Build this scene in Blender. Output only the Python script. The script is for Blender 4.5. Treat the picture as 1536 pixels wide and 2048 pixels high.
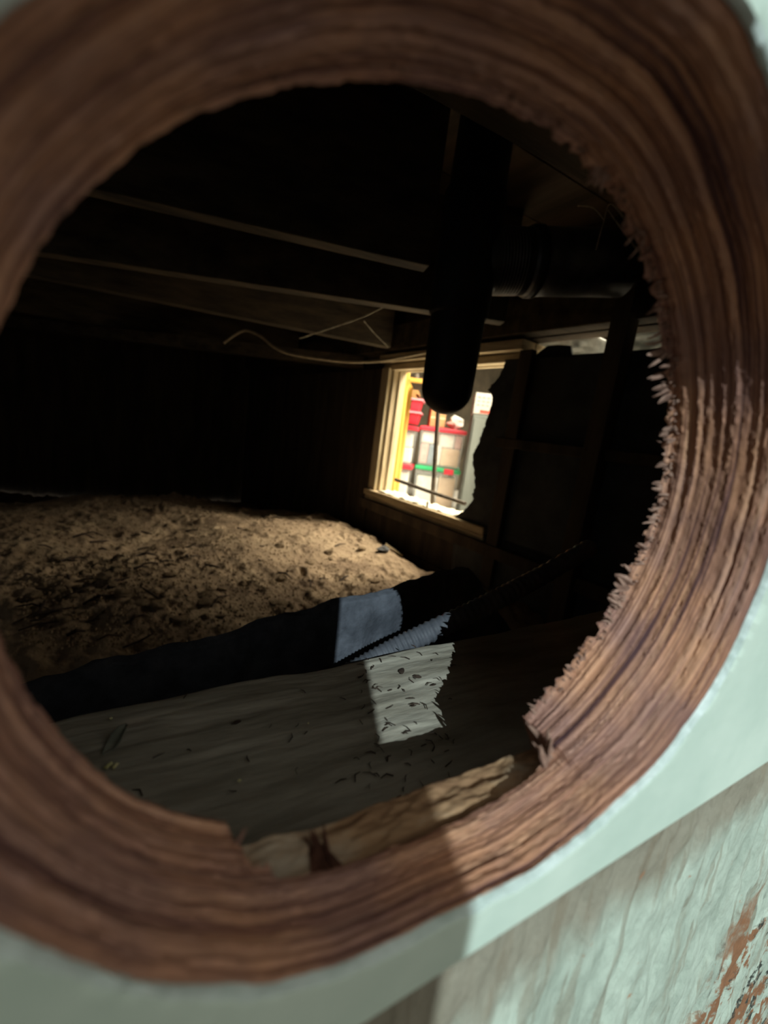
import bpy, bmesh, math, random
import numpy as np
from mathutils import Vector, Matrix
random.seed(7); rng = np.random.default_rng(7)
for o in list(bpy.data.objects): bpy.data.objects.remove(o)
SC = bpy.context.scene; COL = SC.collection

# ------------------------------------------------------------------ camera
F_PX = 850.0; CX, CY = 768.0, 1024.0
def _axes(vx, vy):
    a = np.array([vx[0]-CX, vx[1]-CY, F_PX]); b = np.array([vy[0]-CX, vy[1]-CY, F_PX])
    X = a/np.linalg.norm(a); Y = b-X*(b@X); Y /= np.linalg.norm(Y); Z = np.cross(X, Y)
    return np.array([X, Y, -Z if Z[1] > 0 else Z])
MC = _axes((2250, 1060), (286, 800))          # rows: along wall, into the crawl space, up
cam = bpy.data.objects.new('camera', bpy.data.cameras.new('camera')); COL.objects.link(cam)
cam.matrix_world = Matrix(((MC[0,0], -MC[0,1], -MC[0,2], 0), (MC[1,0], -MC[1,1], -MC[1,2], 0), (MC[2,0], -MC[2,1], -MC[2,2], 0), (0,0,0,1)))
cam.data.sensor_fit = 'VERTICAL'; cam.data.sensor_height = 36.0; cam.data.lens = F_PX/2048*36.0
cam.data.clip_start = 0.004; cam.data.clip_end = 60
cam.data.dof.use_dof = True; cam.data.dof.focus_distance = 0.22; cam.data.dof.aperture_fstop = 10
SC.camera = cam

# ------------------------------------------------------------------ world, sun, lamps, exposure
world = bpy.data.worlds.new('sky'); SC.world = world; world.use_nodes = True
bg = world.node_tree.nodes['Background']; bg.inputs[0].default_value = (0.82, 0.82, 0.76, 1); bg.inputs[1].default_value = 0.70
SUN_DIR = Vector((0.38, 1.0, -0.66)).normalized()
sl = bpy.data.lights.new('sun', 'SUN'); sl.energy = 3.1; sl.angle = math.radians(0.22); sl.color = (0.80, 0.95, 1.0)
sun = bpy.data.objects.new('sun', sl); COL.objects.link(sun); sun.rotation_euler = SUN_DIR.to_track_quat('-Z', 'Y').to_euler(); sun.location = (-1, -3, 2)
al = bpy.data.lights.new('store_room_light', 'AREA'); al.shape = 'RECTANGLE'; al.size = 1.7; al.size_y = 0.8; al.energy = 230; al.color = (1.0, 0.89, 0.68)
alo = bpy.data.objects.new('store_room_light', al); COL.objects.link(alo); alo.location = (2.0, 1.05, 1.04)
box_fill = bpy.data.lights.new('store_room_light', 'AREA'); box_fill.shape = 'RECTANGLE'; box_fill.size = .9; box_fill.size_y = .3; box_fill.energy = 22; box_fill.color = (1.0, 0.92, 0.76)  # extra fill light, added to brighten the storage boxes
box_fill_obj = bpy.data.objects.new('store_room_light', box_fill); COL.objects.link(box_fill_obj); box_fill_obj.location = (1.75, 1.75, 1.04)
SC.view_settings.view_transform = 'Standard'; SC.view_settings.look = 'None'; SC.view_settings.exposure = 0.0; SC.view_settings.gamma = 1.0
SC.view_settings.use_curve_mapping = False

# ------------------------------------------------------------------ helpers
def ray(px, py): return MC @ np.array([px-CX, py-CY, F_PX])
def dep(px, py, d): return ray(px, py)/F_PX*d
def onY(px, py, y): r = ray(px, py); return r*y/r[1]
def onZ(px, py, z): r = ray(px, py); return r*z/r[2]

def _h(ix, iy, s):
    n = (ix.astype(np.int64)*374761393 + iy.astype(np.int64)*668265263 + s*1274126177) & 0xffffffff
    n = ((n ^ (n >> 13))*1274126177) & 0xffffffff
    return ((n ^ (n >> 16)) & 0xffff)/65535.0
def vnoise(x, y, s=0):
    ix = np.floor(x); iy = np.floor(y); fx = x-ix; fy = y-iy
    fx = fx*fx*(3-2*fx); fy = fy*fy*(3-2*fy); ix = ix.astype(int); iy = iy.astype(int)
    a = _h(ix, iy, s)*(1-fx)+_h(ix+1, iy, s)*fx; b = _h(ix, iy+1, s)*(1-fx)+_h(ix+1, iy+1, s)*fx
    return (a*(1-fy)+b*fy)*2-1
def fbm(x, y, o=4, s=0):
    t = 0; a = 1
    for k in range(o): t = t+a*vnoise(x*2**k, y*2**k, s+k*17); a *= .5
    return t
def sstep(a, b, x): t = np.clip((x-a)/(b-a), 0, 1); return t*t*(3-2*t)

def mat(name, c1, c2, scale=20, stretch=(1,1,1), rough=.8, bump=.3, bscale=None, detail=8, spec=.3, metal=0, lo=.35, hi=.65, dist=0, rot=(0,0,0), bdist=.002, c3=None, mid=None):
    m = bpy.data.materials.new(name); m.use_nodes = True; nt = m.node_tree; N = nt.nodes; L = nt.links
    p = N['Principled BSDF']; tc = N.new('ShaderNodeTexCoord'); mp = N.new('ShaderNodeMapping')
    mp.inputs['Scale'].default_value = stretch; mp.inputs['Rotation'].default_value = rot; L.new(tc.outputs['Object'], mp.inputs[0])
    n = N.new('ShaderNodeTexNoise'); n.inputs['Scale'].default_value = scale; n.inputs['Detail'].default_value = detail; n.inputs['Distortion'].default_value = dist; n.inputs['Roughness'].default_value = .62
    L.new(mp.outputs[0], n.inputs['Vector'])
    r = N.new('ShaderNodeValToRGB'); r.color_ramp.elements[0].position = lo; r.color_ramp.elements[1].position = hi
    r.color_ramp.elements[0].color = (*c1, 1); r.color_ramp.elements[1].color = (*c2, 1)
    if c3: e = r.color_ramp.elements.new(mid or (lo+hi)/2); e.color = (*c3, 1)
    L.new(n.outputs[0], r.inputs[0]); L.new(r.outputs[0], p.inputs['Base Color'])
    p.inputs['Roughness'].default_value = rough; p.inputs['Metallic'].default_value = metal; p.inputs['Specular IOR Level'].default_value = spec
    if bump:
        nb = N.new('ShaderNodeTexNoise'); nb.inputs['Scale'].default_value = bscale or scale*3; nb.inputs['Detail'].default_value = 6; L.new(mp.outputs[0], nb.inputs['Vector'])
        b = N.new('ShaderNodeBump'); b.inputs['Strength'].default_value = bump; b.inputs['Distance'].default_value = bdist
        L.new(nb.outputs[0], b.inputs['Height']); L.new(b.outputs[0], p.inputs['Normal'])
    return m

class MB:
    """collects quads/tris into one mesh"""
    def __init__(s): s.v = []; s.f = []; s.mi = []
    def add(s, vs, fs, mi=0):
        k = len(s.v); s.v += [tuple(map(float, q)) for q in vs]; s.f += [tuple(i+k for i in q) for q in fs]; s.mi += [mi]*len(fs); return s
    def box(s, lo, hi, T=None, mi=0, bev=0.0):
        bm = bmesh.new(); bmesh.ops.create_cube(bm, size=1)
        for v in bm.verts: v.co = Vector([lo[i]+(v.co[i]+.5)*(hi[i]-lo[i]) for i in range(3)])
        if bev: bmesh.ops.bevel(bm, geom=bm.edges[:], offset=bev, segments=2, affect='EDGES', profile=.5)
        bm.verts.ensure_lookup_table()
        vs = [T(*v.co) if T else v.co[:] for v in bm.verts]; fs = [[v.index for v in f.verts] for f in bm.faces]; bm.verts.index_update()
        fs = [[v.index for v in f.verts] for f in bm.faces]; bm.free(); return s.add(vs, fs, mi)
    def tube(s, pts, r, n=8, mi=0, cap=True):
        pts = [Vector(p) for p in pts]; m = len(pts); rr = r if hasattr(r, '__len__') else [r]*m
        t0 = (pts[1]-pts[0]).normalized(); up = Vector((0,0,1)) if abs(t0.z) < .9 else Vector((1,0,0)); a = t0.cross(up).normalized()
        vs = []
        for i in range(m):
            t = (pts[min(i+1, m-1)]-pts[max(i-1, 0)]).normalized(); a = (a-t*a.dot(t)).normalized(); b = t.cross(a)
            for k in range(n):
                w = 2*math.pi*k/n; vs.append(pts[i]+(a*math.cos(w)+b*math.sin(w))*rr[i])
        fs = [(i*n+k, i*n+(k+1) % n, (i+1)*n+(k+1) % n, (i+1)*n+k) for i in range(m-1) for k in range(n)]
        if cap: fs += [tuple(range(n))[::-1], tuple((m-1)*n+k for k in range(n))]
        return s.add(vs, fs, mi)
    def build(s, name, m, parent=None, smooth=False, loc=None):
        me = bpy.data.meshes.new(name); me.from_pydata(s.v, [], s.f)
        for q in (m if isinstance(m, (list, tuple)) else [m]): me.materials.append(q)
        if any(s.mi): me.polygons.foreach_set('material_index', s.mi)
        if smooth: me.polygons.foreach_set('use_smooth', [True]*len(me.polygons))
        bm = bmesh.new(); bm.from_mesh(me); bmesh.ops.recalc_face_normals(bm, faces=bm.faces[:]); bm.to_mesh(me); bm.free(); me.update()
        o = bpy.data.objects.new(name, me); COL.objects.link(o)
        if parent: o.parent = parent
        if loc is not None: o.location = loc
        return o
def gridmesh(name, X, Y, Z, m, parent=None, smooth=True):
    ny, nx = X.shape; co = np.stack([X, Y, Z], -1).reshape(-1, 3)
    i = np.arange(ny*nx).reshape(ny, nx); q = np.stack([i[:-1,:-1], i[:-1,1:], i[1:,1:], i[1:,:-1]], -1).reshape(-1, 4)
    me = bpy.data.meshes.new(name); me.vertices.add(len(co)); me.vertices.foreach_set('co', co.ravel())
    me.loops.add(q.size); me.loops.foreach_set('vertex_index', q.ravel()); me.polygons.add(len(q)); me.polygons.foreach_set('loop_start', np.arange(0, q.size, 4)); me.polygons.foreach_set('loop_total', np.full(len(q), 4))
    me.update(calc_edges=True); me.polygons.foreach_set('use_smooth', [smooth]*len(q)); me.materials.append(m)
    o = bpy.data.objects.new(name, me); COL.objects.link(o)
    if parent: o.parent = parent
    return o
def empty(name, loc=(0,0,0), rz=0):
    o = bpy.data.objects.new(name, None); COL.objects.link(o); o.location = loc; o.rotation_euler = (0,0,rz); o.empty_display_size = .05; return o
def tag(o, label=None, cat=None, group=None, kind=None):
    if label: o['label'] = label
    if cat: o['category'] = cat
    if group: o['group'] = group
    if kind: o['kind'] = kind
    return o
def dupe(o, loc, rot, sc=1.0):
    c = o.copy(); COL.objects.link(c); c.location = loc; c.rotation_euler = rot; c.scale = (sc,)*3 if not hasattr(sc, '__len__') else sc; return c

# ------------------------------------------------------------------ materials
M = {}
M['mint'] = mat('mint_paint', (.57,.69,.58), (.67,.78,.66), 35, rough=.55, bump=.25, bscale=260, bdist=.0006)
M['paint_edge'] = mat('paint_edge', (.46,.56,.50), (.66,.75,.70), 120, rough=.4, bump=.3, bdist=.0006)
def wood_rim():
    m = mat('sawn_redwood', (.10,.05,.05), (.66,.425,.30), 1, stretch=(7,800,7), rough=.8, bump=.6, bscale=1.0, detail=4, lo=.34, hi=.72, rot=(.05,0,.06), bdist=.0006, c3=(.43,.237,.155), mid=.44)
    nt = m.node_tree; N = nt.nodes; L = nt.links; p = N['Principled BSDF']
    # broad pinkish / orange / grey zones of the heartwood
    tc = N.new('ShaderNodeTexCoord'); n2 = N.new('ShaderNodeTexNoise'); n2.inputs['Scale'].default_value = 55; n2.inputs['Detail'].default_value = 5; L.new(tc.outputs['Object'], n2.inputs['Vector'])
    rp = N.new('ShaderNodeValToRGB'); rp.color_ramp.elements[0].position = .38; rp.color_ramp.elements[1].position = .66
    rp.color_ramp.elements[0].color = (.75,.72,.80,1); rp.color_ramp.elements[1].color = (1.14,1.04,.90,1); L.new(n2.outputs[0], rp.inputs[0])
    mx = N.new('ShaderNodeMix'); mx.data_type = 'RGBA'; mx.blend_type = 'MULTIPLY'; mx.inputs[0].default_value = 1
    src = p.inputs['Base Color'].links[0].from_socket; L.new(src, mx.inputs[6]); L.new(rp.outputs[0], mx.inputs[7]); 
    mp3 = N.new('ShaderNodeMapping'); mp3.inputs['Scale'].default_value = (26,2300,26); mp3.inputs['Rotation'].default_value = (.05,0,.06); L.new(tc.outputs['Object'], mp3.inputs[0])
    n3 = N.new('ShaderNodeTexNoise'); n3.inputs['Scale'].default_value = 1; n3.inputs['Detail'].default_value = 3; L.new(mp3.outputs[0], n3.inputs['Vector'])
    r3 = N.new('ShaderNodeValToRGB'); r3.color_ramp.elements[0].position = .36; r3.color_ramp.elements[1].position = .52; r3.color_ramp.elements[0].color = (.52,.46,.50,1); r3.color_ramp.elements[1].color = (1.08,1.06,1.04,1); L.new(n3.outputs[0], r3.inputs[0])
    m3 = N.new('ShaderNodeMix'); m3.data_type = 'RGBA'; m3.blend_type = 'MULTIPLY'; m3.inputs[0].default_value = 1; L.new(mx.outputs[2], m3.inputs[6]); L.new(r3.outputs[0], m3.inputs[7]); L.new(m3.outputs[2], p.inputs['Base Color'])
    return m
M['rim'] = wood_rim()
M['splinter'] = mat('splinter_wood', (.16,.085,.06), (.42,.27,.20), 300, rough=.9, bump=0)
M['ledge'] = mat('old_ledge_wood', (.18,.09,.045), (.50,.42,.31), 60, stretch=(.35,1,1), rough=.85, bump=.8, bscale=260, bdist=.0012, c3=(.38,.23,.12), lo=.33, hi=.62)
M['sill'] = mat('grey_mudsill', (.21,.185,.135), (.45,.415,.33), 70, stretch=(.25,1.2,1), rough=.95, bump=.8, bscale=300, bdist=.0008, lo=.3, hi=.7)
M['dirt'] = mat('dry_dirt', (.13,.09,.06), (.38,.29,.19), 7, rough=1, bump=.8, bscale=150, bdist=.005, spec=.1, lo=.3, hi=.72, c3=(.26,.19,.125))
M['clod'] = mat('dirt_clod', (.16,.11,.07), (.36,.27,.17), 60, rough=1, bump=.8, bscale=200, bdist=.003, spec=.1)
M['stone'] = mat('dark_stone', (.03,.03,.035), (.10,.10,.10), 60, rough=.7, bump=.4)
M['twig'] = mat('dark_twig', (.015,.010,.008), (.07,.045,.03), 200, rough=.9, bump=0)
M['straw'] = mat('pale_stick', (.25,.19,.11), (.45,.36,.22), 200, rough=.9, bump=0)
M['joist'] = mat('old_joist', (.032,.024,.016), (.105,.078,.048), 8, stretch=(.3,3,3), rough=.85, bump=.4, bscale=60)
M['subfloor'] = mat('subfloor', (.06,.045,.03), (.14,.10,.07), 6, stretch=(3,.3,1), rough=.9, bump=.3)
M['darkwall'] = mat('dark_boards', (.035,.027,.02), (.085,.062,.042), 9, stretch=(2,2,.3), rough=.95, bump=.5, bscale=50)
M['tarpaper'] = mat('tar_paper', (.025,.026,.026), (.055,.056,.054), 12, rough=.75, bump=.4, bscale=40, bdist=.004)
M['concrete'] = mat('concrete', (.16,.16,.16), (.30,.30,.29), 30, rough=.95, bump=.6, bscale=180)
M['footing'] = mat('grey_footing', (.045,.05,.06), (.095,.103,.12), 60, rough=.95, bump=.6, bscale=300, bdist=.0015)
M['blackpipe'] = mat('black_pipe', (.006,.006,.007), (.012,.012,.013), 30, rough=.6, bump=0, spec=.3)
M['duct'] = mat('dull_duct', (.05,.052,.055), (.12,.12,.13), 25, rough=.45, bump=.2, metal=.6)
M['band'] = mat('black_band', (.006,.006,.006), (.01,.01,.01), 25, rough=.6, bump=0)
M['hose'] = mat('grey_hose', (.06,.065,.075), (.11,.115,.13), 80, rough=.6, bump=0)
M['web'] = mat('dusty_web', (.30,.27,.20), (.50,.45,.34), 120, rough=1, bump=0)
M['cable'] = mat('old_cable', (.28,.22,.14), (.42,.34,.23), 60, rough=.8, bump=0)
M['frame'] = mat('bare_frame_wood', (.36,.28,.17), (.62,.52,.34), 30, stretch=(1,1,.15), rough=.8, bump=.5, bscale=120, bdist=.003)
M['frame_h'] = mat('bare_frame_wood_level', (.30,.22,.13), (.60,.49,.31), 26, stretch=(.2,.2,2), rough=.8, bump=.5, bscale=120, bdist=.003)
M['plaster'] = mat('plaster_crumbs', (.55,.48,.34), (.90,.85,.70), 90, rough=1, bump=.8, bscale=200, bdist=.004)
M['yellow'] = mat('yellow_timber', (.70,.36,.06), (.85,.48,.11), 14, stretch=(1,1,.2), rough=.7, bump=.2)
M['iron'] = mat('rusty_bar', (.06,.05,.04), (.14,.11,.08), 60, rough=.8, bump=.2)
M['red'] = mat('red_plastic', (.62,.025,.05), (.68,.04,.065), 10, rough=.4, bump=0, spec=.5)
M['pinkrim'] = mat('worn_red_rim', (.70,.24,.29), (.78,.34,.38), 10, rough=.4, bump=0)
M['green'] = mat('green_plastic', (.02,.36,.13), (.03,.44,.17), 10, rough=.4, bump=0, spec=.5)
M['card'] = mat('cardboard', (.36,.20,.09), (.46,.28,.13), 12, rough=.9, bump=.1)
M['brown'] = mat('brown_card', (.34,.17,.06), (.46,.24,.09), 12, rough=.9, bump=.1)
M['white'] = mat('white_paper', (.62,.61,.55), (.82,.81,.74), 15, rough=.8, bump=.3, bscale=40, bdist=.01)
M['pink'] = mat('pink_cloth', (.52,.27,.24), (.64,.40,.35), 15, rough=.9, bump=.3, bscale=40, bdist=.01)
M['blue'] = mat('blue_cloth', (.09,.15,.22), (.16,.24,.31), 15, rough=.9, bump=.3)
M['beige'] = mat('beige_paper', (.55,.38,.22), (.66,.48,.30), 15, rough=.9, bump=.2)
M['greycab'] = mat('grey_board', (.055,.062,.055), (.115,.127,.115), 8, stretch=(1,1,.15), rough=.8, bump=.2)
M['carton'] = mat('pale_carton', (.24,.23,.21), (.32,.31,.28), 15, rough=.8, bump=.1)
M['redmark'] = mat('red_print', (.30,.03,.02), (.38,.05,.03), 30, bump=0)
M['print'] = mat('faded_print', (.13,.12,.11), (.17,.16,.15), 60, rough=.9, bump=0)
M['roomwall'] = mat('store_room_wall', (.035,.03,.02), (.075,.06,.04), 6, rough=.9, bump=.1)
M['roomfloor'] = mat('store_room_floor', (.40,.38,.34), (.52,.50,.45), 8, rough=.8, bump=.1)
M['foil'] = mat('grey_foil', (.25,.26,.25), (.42,.43,.41), 18, rough=.5, bump=.5, bscale=40, bdist=.01)
def translucent(m, f):
    nt = m.node_tree; N = nt.nodes; t = N.new('ShaderNodeBsdfTranslucent'); t.inputs[0].default_value = (.75,.78,.72,1); x = N.new('ShaderNodeMixShader'); x.inputs[0].default_value = f
    nt.links.new(N['Principled BSDF'].outputs[0], x.inputs[1]); nt.links.new(t.outputs[0], x.inputs[2]); nt.links.new(x.outputs[0], N['Material Output'].inputs[0])
translucent(M['foil'], .07)
M['leafmat'] = mat('dry_leaf', (.10,.11,.08), (.22,.22,.17), 120, rough=.9, bump=.2)
M['lichen'] = mat('yellow_crumb', (.45,.42,.16), (.65,.60,.32), 200, rough=1, bump=0)
M['knot'] = mat('dark_knot', (.05,.022,.014), (.17,.07,.04), 120, stretch=(1,1,.3), rough=.9, bump=.5)
M['outside'] = mat('yard_soil', (.06,.05,.04), (.12,.10,.08), 8, rough=1, bump=.3)
M['shade_grey'] = mat('shade_panel_grey', (.10,.085,.07), (.17,.15,.12), 6, stretch=(4,1,.4), rough=.9, bump=.2)
M['fixture'] = mat('white_enamel', (.75,.75,.72), (.8,.8,.78), 6, rough=.4, bump=0)
def emissive(name, col, s):
    m = mat(name, col, col, 5, bump=0); p = m.node_tree.nodes['Principled BSDF']; p.inputs['Emission Color'].default_value = (*col, 1); p.inputs['Emission Strength'].default_value = s; return m
M['tube'] = emissive('lit_tube', (1.0,.9,.68), 9)
def clear_plastic():
    m = bpy.data.materials.new('cloudy_plastic'); m.use_nodes = True; nt = m.node_tree; N = nt.nodes; L = nt.links
    p = N['Principled BSDF']; p.inputs['Base Color'].default_value = (.80,.84,.84,1); p.inputs['Roughness'].default_value = .25
    t = N.new('ShaderNodeBsdfTransparent'); x = N.new('ShaderNodeMixShader'); n = N.new('ShaderNodeTexNoise'); n.inputs['Scale'].default_value = 30
    r = N.new('ShaderNodeMapRange'); r.inputs['To Min'].default_value = .10; r.inputs['To Max'].default_value = .18; L.new(n.outputs[0], r.inputs[0]); L.new(r.outputs[0], x.inputs[0])
    L.new(t.outputs[0], x.inputs[1]); L.new(p.outputs[0], x.inputs[2]); L.new(x.outputs[0], N['Material Output'].inputs[0]); return m
M['clear'] = clear_plastic()
def dirty_paint():
    m = mat('weathered_paint', (.36,.42,.34), (.54,.62,.51), 60, stretch=(1,1,.35), rough=.85, bump=1.0, bscale=200, bdist=.0025)
    nt = m.node_tree; N = nt.nodes; L = nt.links; p = N['Principled BSDF']; tc = N.new('ShaderNodeTexCoord'); sp = N.new('ShaderNodeSeparateXYZ'); L.new(tc.outputs['Object'], sp.inputs[0])
    def noise(sc, st=(1,1,1), d=6):
        mp = N.new('ShaderNodeMapping'); mp.inputs['Scale'].default_value = st; L.new(tc.outputs['Object'], mp.inputs[0])
        n = N.new('ShaderNodeTexNoise'); n.inputs['Scale'].default_value = sc; n.inputs['Detail'].default_value = d; n.inputs['Roughness'].default_value = .65; L.new(mp.outputs[0], n.inputs['Vector']); return n.outputs[0]
    def math_(op, a, b):
        q = N.new('ShaderNodeMath'); q.operation = op; q.use_clamp = False
        for i, z in enumerate((a, b)):
            if isinstance(z, (int, float)): q.inputs[i].default_value = z
            else: L.new(z, q.inputs[i])
        return q.outputs[0]
    def rng_(v, a, b):
        q = N.new('ShaderNodeMapRange'); q.interpolation_type = 'SMOOTHSTEP'; q.inputs[1].default_value = a; q.inputs[2].default_value = b; L.new(v, q.inputs[0]); return q.outputs[0]
    def over(fac, col):
        x = N.new('ShaderNodeMix'); x.data_type = 'RGBA'; L.new(fac, x.inputs[0]); L.new(p.inputs['Base Color'].links[0].from_socket, x.inputs[6]); x.inputs[7].default_value = (*col, 1); L.new(x.outputs[2], p.inputs['Base Color'])
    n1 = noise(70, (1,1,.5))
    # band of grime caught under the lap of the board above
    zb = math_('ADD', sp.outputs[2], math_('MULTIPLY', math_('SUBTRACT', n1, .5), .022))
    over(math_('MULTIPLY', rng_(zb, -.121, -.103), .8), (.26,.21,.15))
    # bare streaks, then rust and mould patches low on the right
    n2 = noise(26, (3,1,.5)); over(math_('MULTIPLY', rng_(n2, .52, .66), .55), (.27,.25,.18)); n6 = noise(45, (2.6,1,.22), 9); over(math_('MULTIPLY', rng_(n6, .55, .60), .45), (.22,.17,.11))
    n3 = noise(38); low = rng_(math_('ADD', math_('SUBTRACT', sp.outputs[0], math_('MULTIPLY', sp.outputs[2], .9)), math_('MULTIPLY', math_('SUBTRACT', n3, .5), .24)), .365, .43)
    over(math_('MULTIPLY', low, rng_(n3, .50, .56)), (.27,.13,.065))
    n4 = noise(60); over(math_('MULTIPLY', low, rng_(n4, .54, .60)), (.05,.055,.045))
    n5 = noise(150); over(math_('MULTIPLY', rng_(n5, .66, .72), .8), (.42,.20,.10))
    return m
M['oldpaint'] = dirty_paint()

# ------------------------------------------------------------------ front wall: siding with the round hole
D0, D1, YN = 0.035, 0.0605, 0.0495       # outer face, inner face, depth of the split-off lower edge
HC = np.array([1.45*D0, -.30*D0])
def polar(tab):
    tab = sorted(tab); th = np.array([t[0] for t in tab], float); r = np.array([t[1] for t in tab])
    g = np.arange(0, 360, .5); v = np.interp(g, np.r_[th-360, th, th+360], np.r_[r, r, r]); k = np.exp(-.5*(np.arange(-36, 37)/14.)**2); k /= k.sum()
    v = np.convolve(np.r_[v[-36:], v, v[:36]], k, 'valid'); return g, v
fr = polar([(152,.0652),(120,.0642),(81,.0640),(50,.0665),(20,.0685),(352,.0688),(330,.0689),(308,.0651),(285,.0594),(261,.0602),(245,.0631),(231,.0663),(215,.0677),(209,.0678),(180,.0665)])
bk = polar([(164,.0655),(156,.0649),(147,.0640),(136,.0627),(125,.0612),(111,.0609),(94,.0614),(78,.0637),(62,.0644),(45,.0649),(24,.0656),(8,.0664),(353,.0658),(337,.0633),(316,.0610),(295,.0618),(270,.0612),(250,.0640),(234,.0673),(222,.0689),(212,.0679),(203,.0676),(180,.0668)])
NT = 1080; TH = np.arange(NT)*2*math.pi/NT; DEG = np.degrees(TH); MIR = np.abs(DEG-180.)
RF = np.interp(DEG, *fr, period=360); RB = np.interp(DEG, *bk, period=360)
notch = sstep(236, 240, DEG+1.5*vnoise(DEG*.9, DEG*0, 3))*(1-sstep(297, 301, DEG+1.5*vnoise(DEG*.9, DEG*0, 4)))
wall_front = tag(empty('wall_front', (0, D0, -.6)), 'outside wall of mint green boards with a round hole sawn through', 'wall', kind='structure')
ZLAP = -.0792; WT = Matrix.Translation((0, -D0, .6))
def holed_board():
    BX0, BX1, BZ0, BZ1 = -1.1, 1.1, ZLAP, .13
    NR = 56; rows = []; mi = []
    ux, uz = np.cos(TH), np.sin(TH); ux[np.abs(ux) < 1e-9] = 1e-9; uz[np.abs(uz) < 1e-9] = 1e-9
    def rect_t(g=0):    # distance from hole centre to the board's edge in each direction
        with np.errstate(divide='ignore'):
            tx = np.where(ux > 0, (BX1-HC[0])/ux, (BX0-HC[0])/ux); tz = np.where(uz > 0, (BZ1-HC[1])/uz, (BZ0-HC[1])/uz)
        return np.minimum(tx, tz)
    RT = rect_t(); chip = .0005*fbm(MIR*.45, DEG*0, 4, 9)+.0012*np.maximum(0, fbm(MIR*.16, DEG*0, 3, 22)-.2)
    wav = .0010*fbm(MIR*.05, DEG*0, 3, 31)
    def ring(r, y): return np.stack([HC[0]+ux*r, np.full(NT, y) if np.isscalar(y) else y, HC[1]+uz*r], -1)
    # painted face, edge to hole
    fronts = [1, .7, .4, .2, .09, .03]
    R0 = RF+wav+.0004+np.abs(chip)*.6
    for t in fronts: rows.append(ring(R0+(RT-R0)*t, D0)); mi.append(0)
    rows.append(ring(R0, D0+.00005)); mi.append(1)
    rows.append(ring(RF+wav+.0001+chip*.3, D0+.0006)); mi.append(1)
    rag = sstep(95, 60, np.abs((DEG-10+180) % 360-180))
    YB = D1-(D1-YN-.0004*vnoise(DEG*.3, DEG*0, 77))*notch+(.0001+.0006*rag)*fbm(MIR*.7, DEG*0, 3, 41)
    depth = np.linspace(0.0012, 1, NR); 
    for t in depth:
        y = D0+.0012+(YB-D0-.0012)*t; tt = (y-D0)/(D1-D0)
        gx = tt*30+1.1*np.cos(TH+.6)+.5*vnoise(MIR*.03, MIR*0, 5)
        groove = .00036*vnoise(gx, MIR*.012, 51)+.00022*vnoise(gx*2.3, MIR*.025, 52)+.00016*fbm(gx*2, MIR*.55, 3, 53)
        ragged = (.00008+.0005*rag)*fbm(MIR*.9, DEG*0+t*3, 3, 61)*sstep(.8, 1, t)
        rows.append(ring(RF+(RB-RF)*tt+wav*(1-tt)+groove+ragged, y)); mi.append(2)
    last = rows[-1]; rl = np.hypot(last[:,0]-HC[0], last[:,2]-HC[1])
    for t in (.02, .2, 1): rows.append(ring(rl+(RT-rl)*t, YB)); mi.append(2)
    V = np.concatenate(rows); k = len(rows); vs = V.tolist(); fs = []; fm = []
    for i in range(k):
        j = (i+1) % k; m_ = mi[i] if i < k-1 else 2
        if i < 6: m_ = 0
        elif i < 8: m_ = 1
        for a in range(NT):
            b = (a+1) % NT; fs.append((i*NT+a, i*NT+b, j*NT+b, j*NT+a)); fm.append(m_)
    mb = MB(); mb.v = vs; mb.f = fs; mb.mi = fm
    o = mb.build('siding_board', [M['mint'], M['paint_edge'], M['rim']], wall_front, smooth=True)
    o.matrix_local = WT
    me = o.data; me.shade_smooth() if hasattr(me, 'shade_smooth') else None
    md = o.modifiers.new('edges', 'EDGE_SPLIT'); md.split_angle = math.radians(50)
    tag(o, 'mint green siding board with a ragged round hole through reddish wood'); return o, YB
board, YBACK = holed_board()
# board below the lap: weathered, cracked paint
def lower_board(z0, z1, first):
    nx, nz = (520, 150) if first else (40, 8)
    x = np.linspace(-1.1, 1.1, nx) if not first else np.r_[np.linspace(-1.1, -.12, 20), np.linspace(-.11, .42, nx-40), np.linspace(.43, 1.1, 20)]
    X, Z = np.meshgrid(x, np.linspace(z0, z1, nz)); Y = np.full_like(X, .0412)
    if first: Y = Y+.0009*fbm(X*240, Z*70, 4, 91)+.0009*vnoise(X*130+2*vnoise(X*40, Z*30, 8), Z*22, 92)-.0005
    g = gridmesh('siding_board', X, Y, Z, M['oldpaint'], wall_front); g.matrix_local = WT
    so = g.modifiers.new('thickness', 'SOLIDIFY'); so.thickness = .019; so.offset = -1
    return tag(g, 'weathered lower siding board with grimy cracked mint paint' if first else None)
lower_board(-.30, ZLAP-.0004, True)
for z0, z1 in ((-.46, -.302), (-.60, -.462)):
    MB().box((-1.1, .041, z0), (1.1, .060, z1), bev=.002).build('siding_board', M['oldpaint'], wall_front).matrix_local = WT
for z0, z1 in ((.1305, .30), (.302, .50), (.502, .75)):
    MB().box((-1.1, D0, z0), (1.1, D1, z1), bev=.002).build('siding_board', M['mint'], wall_front).matrix_local = WT

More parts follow.
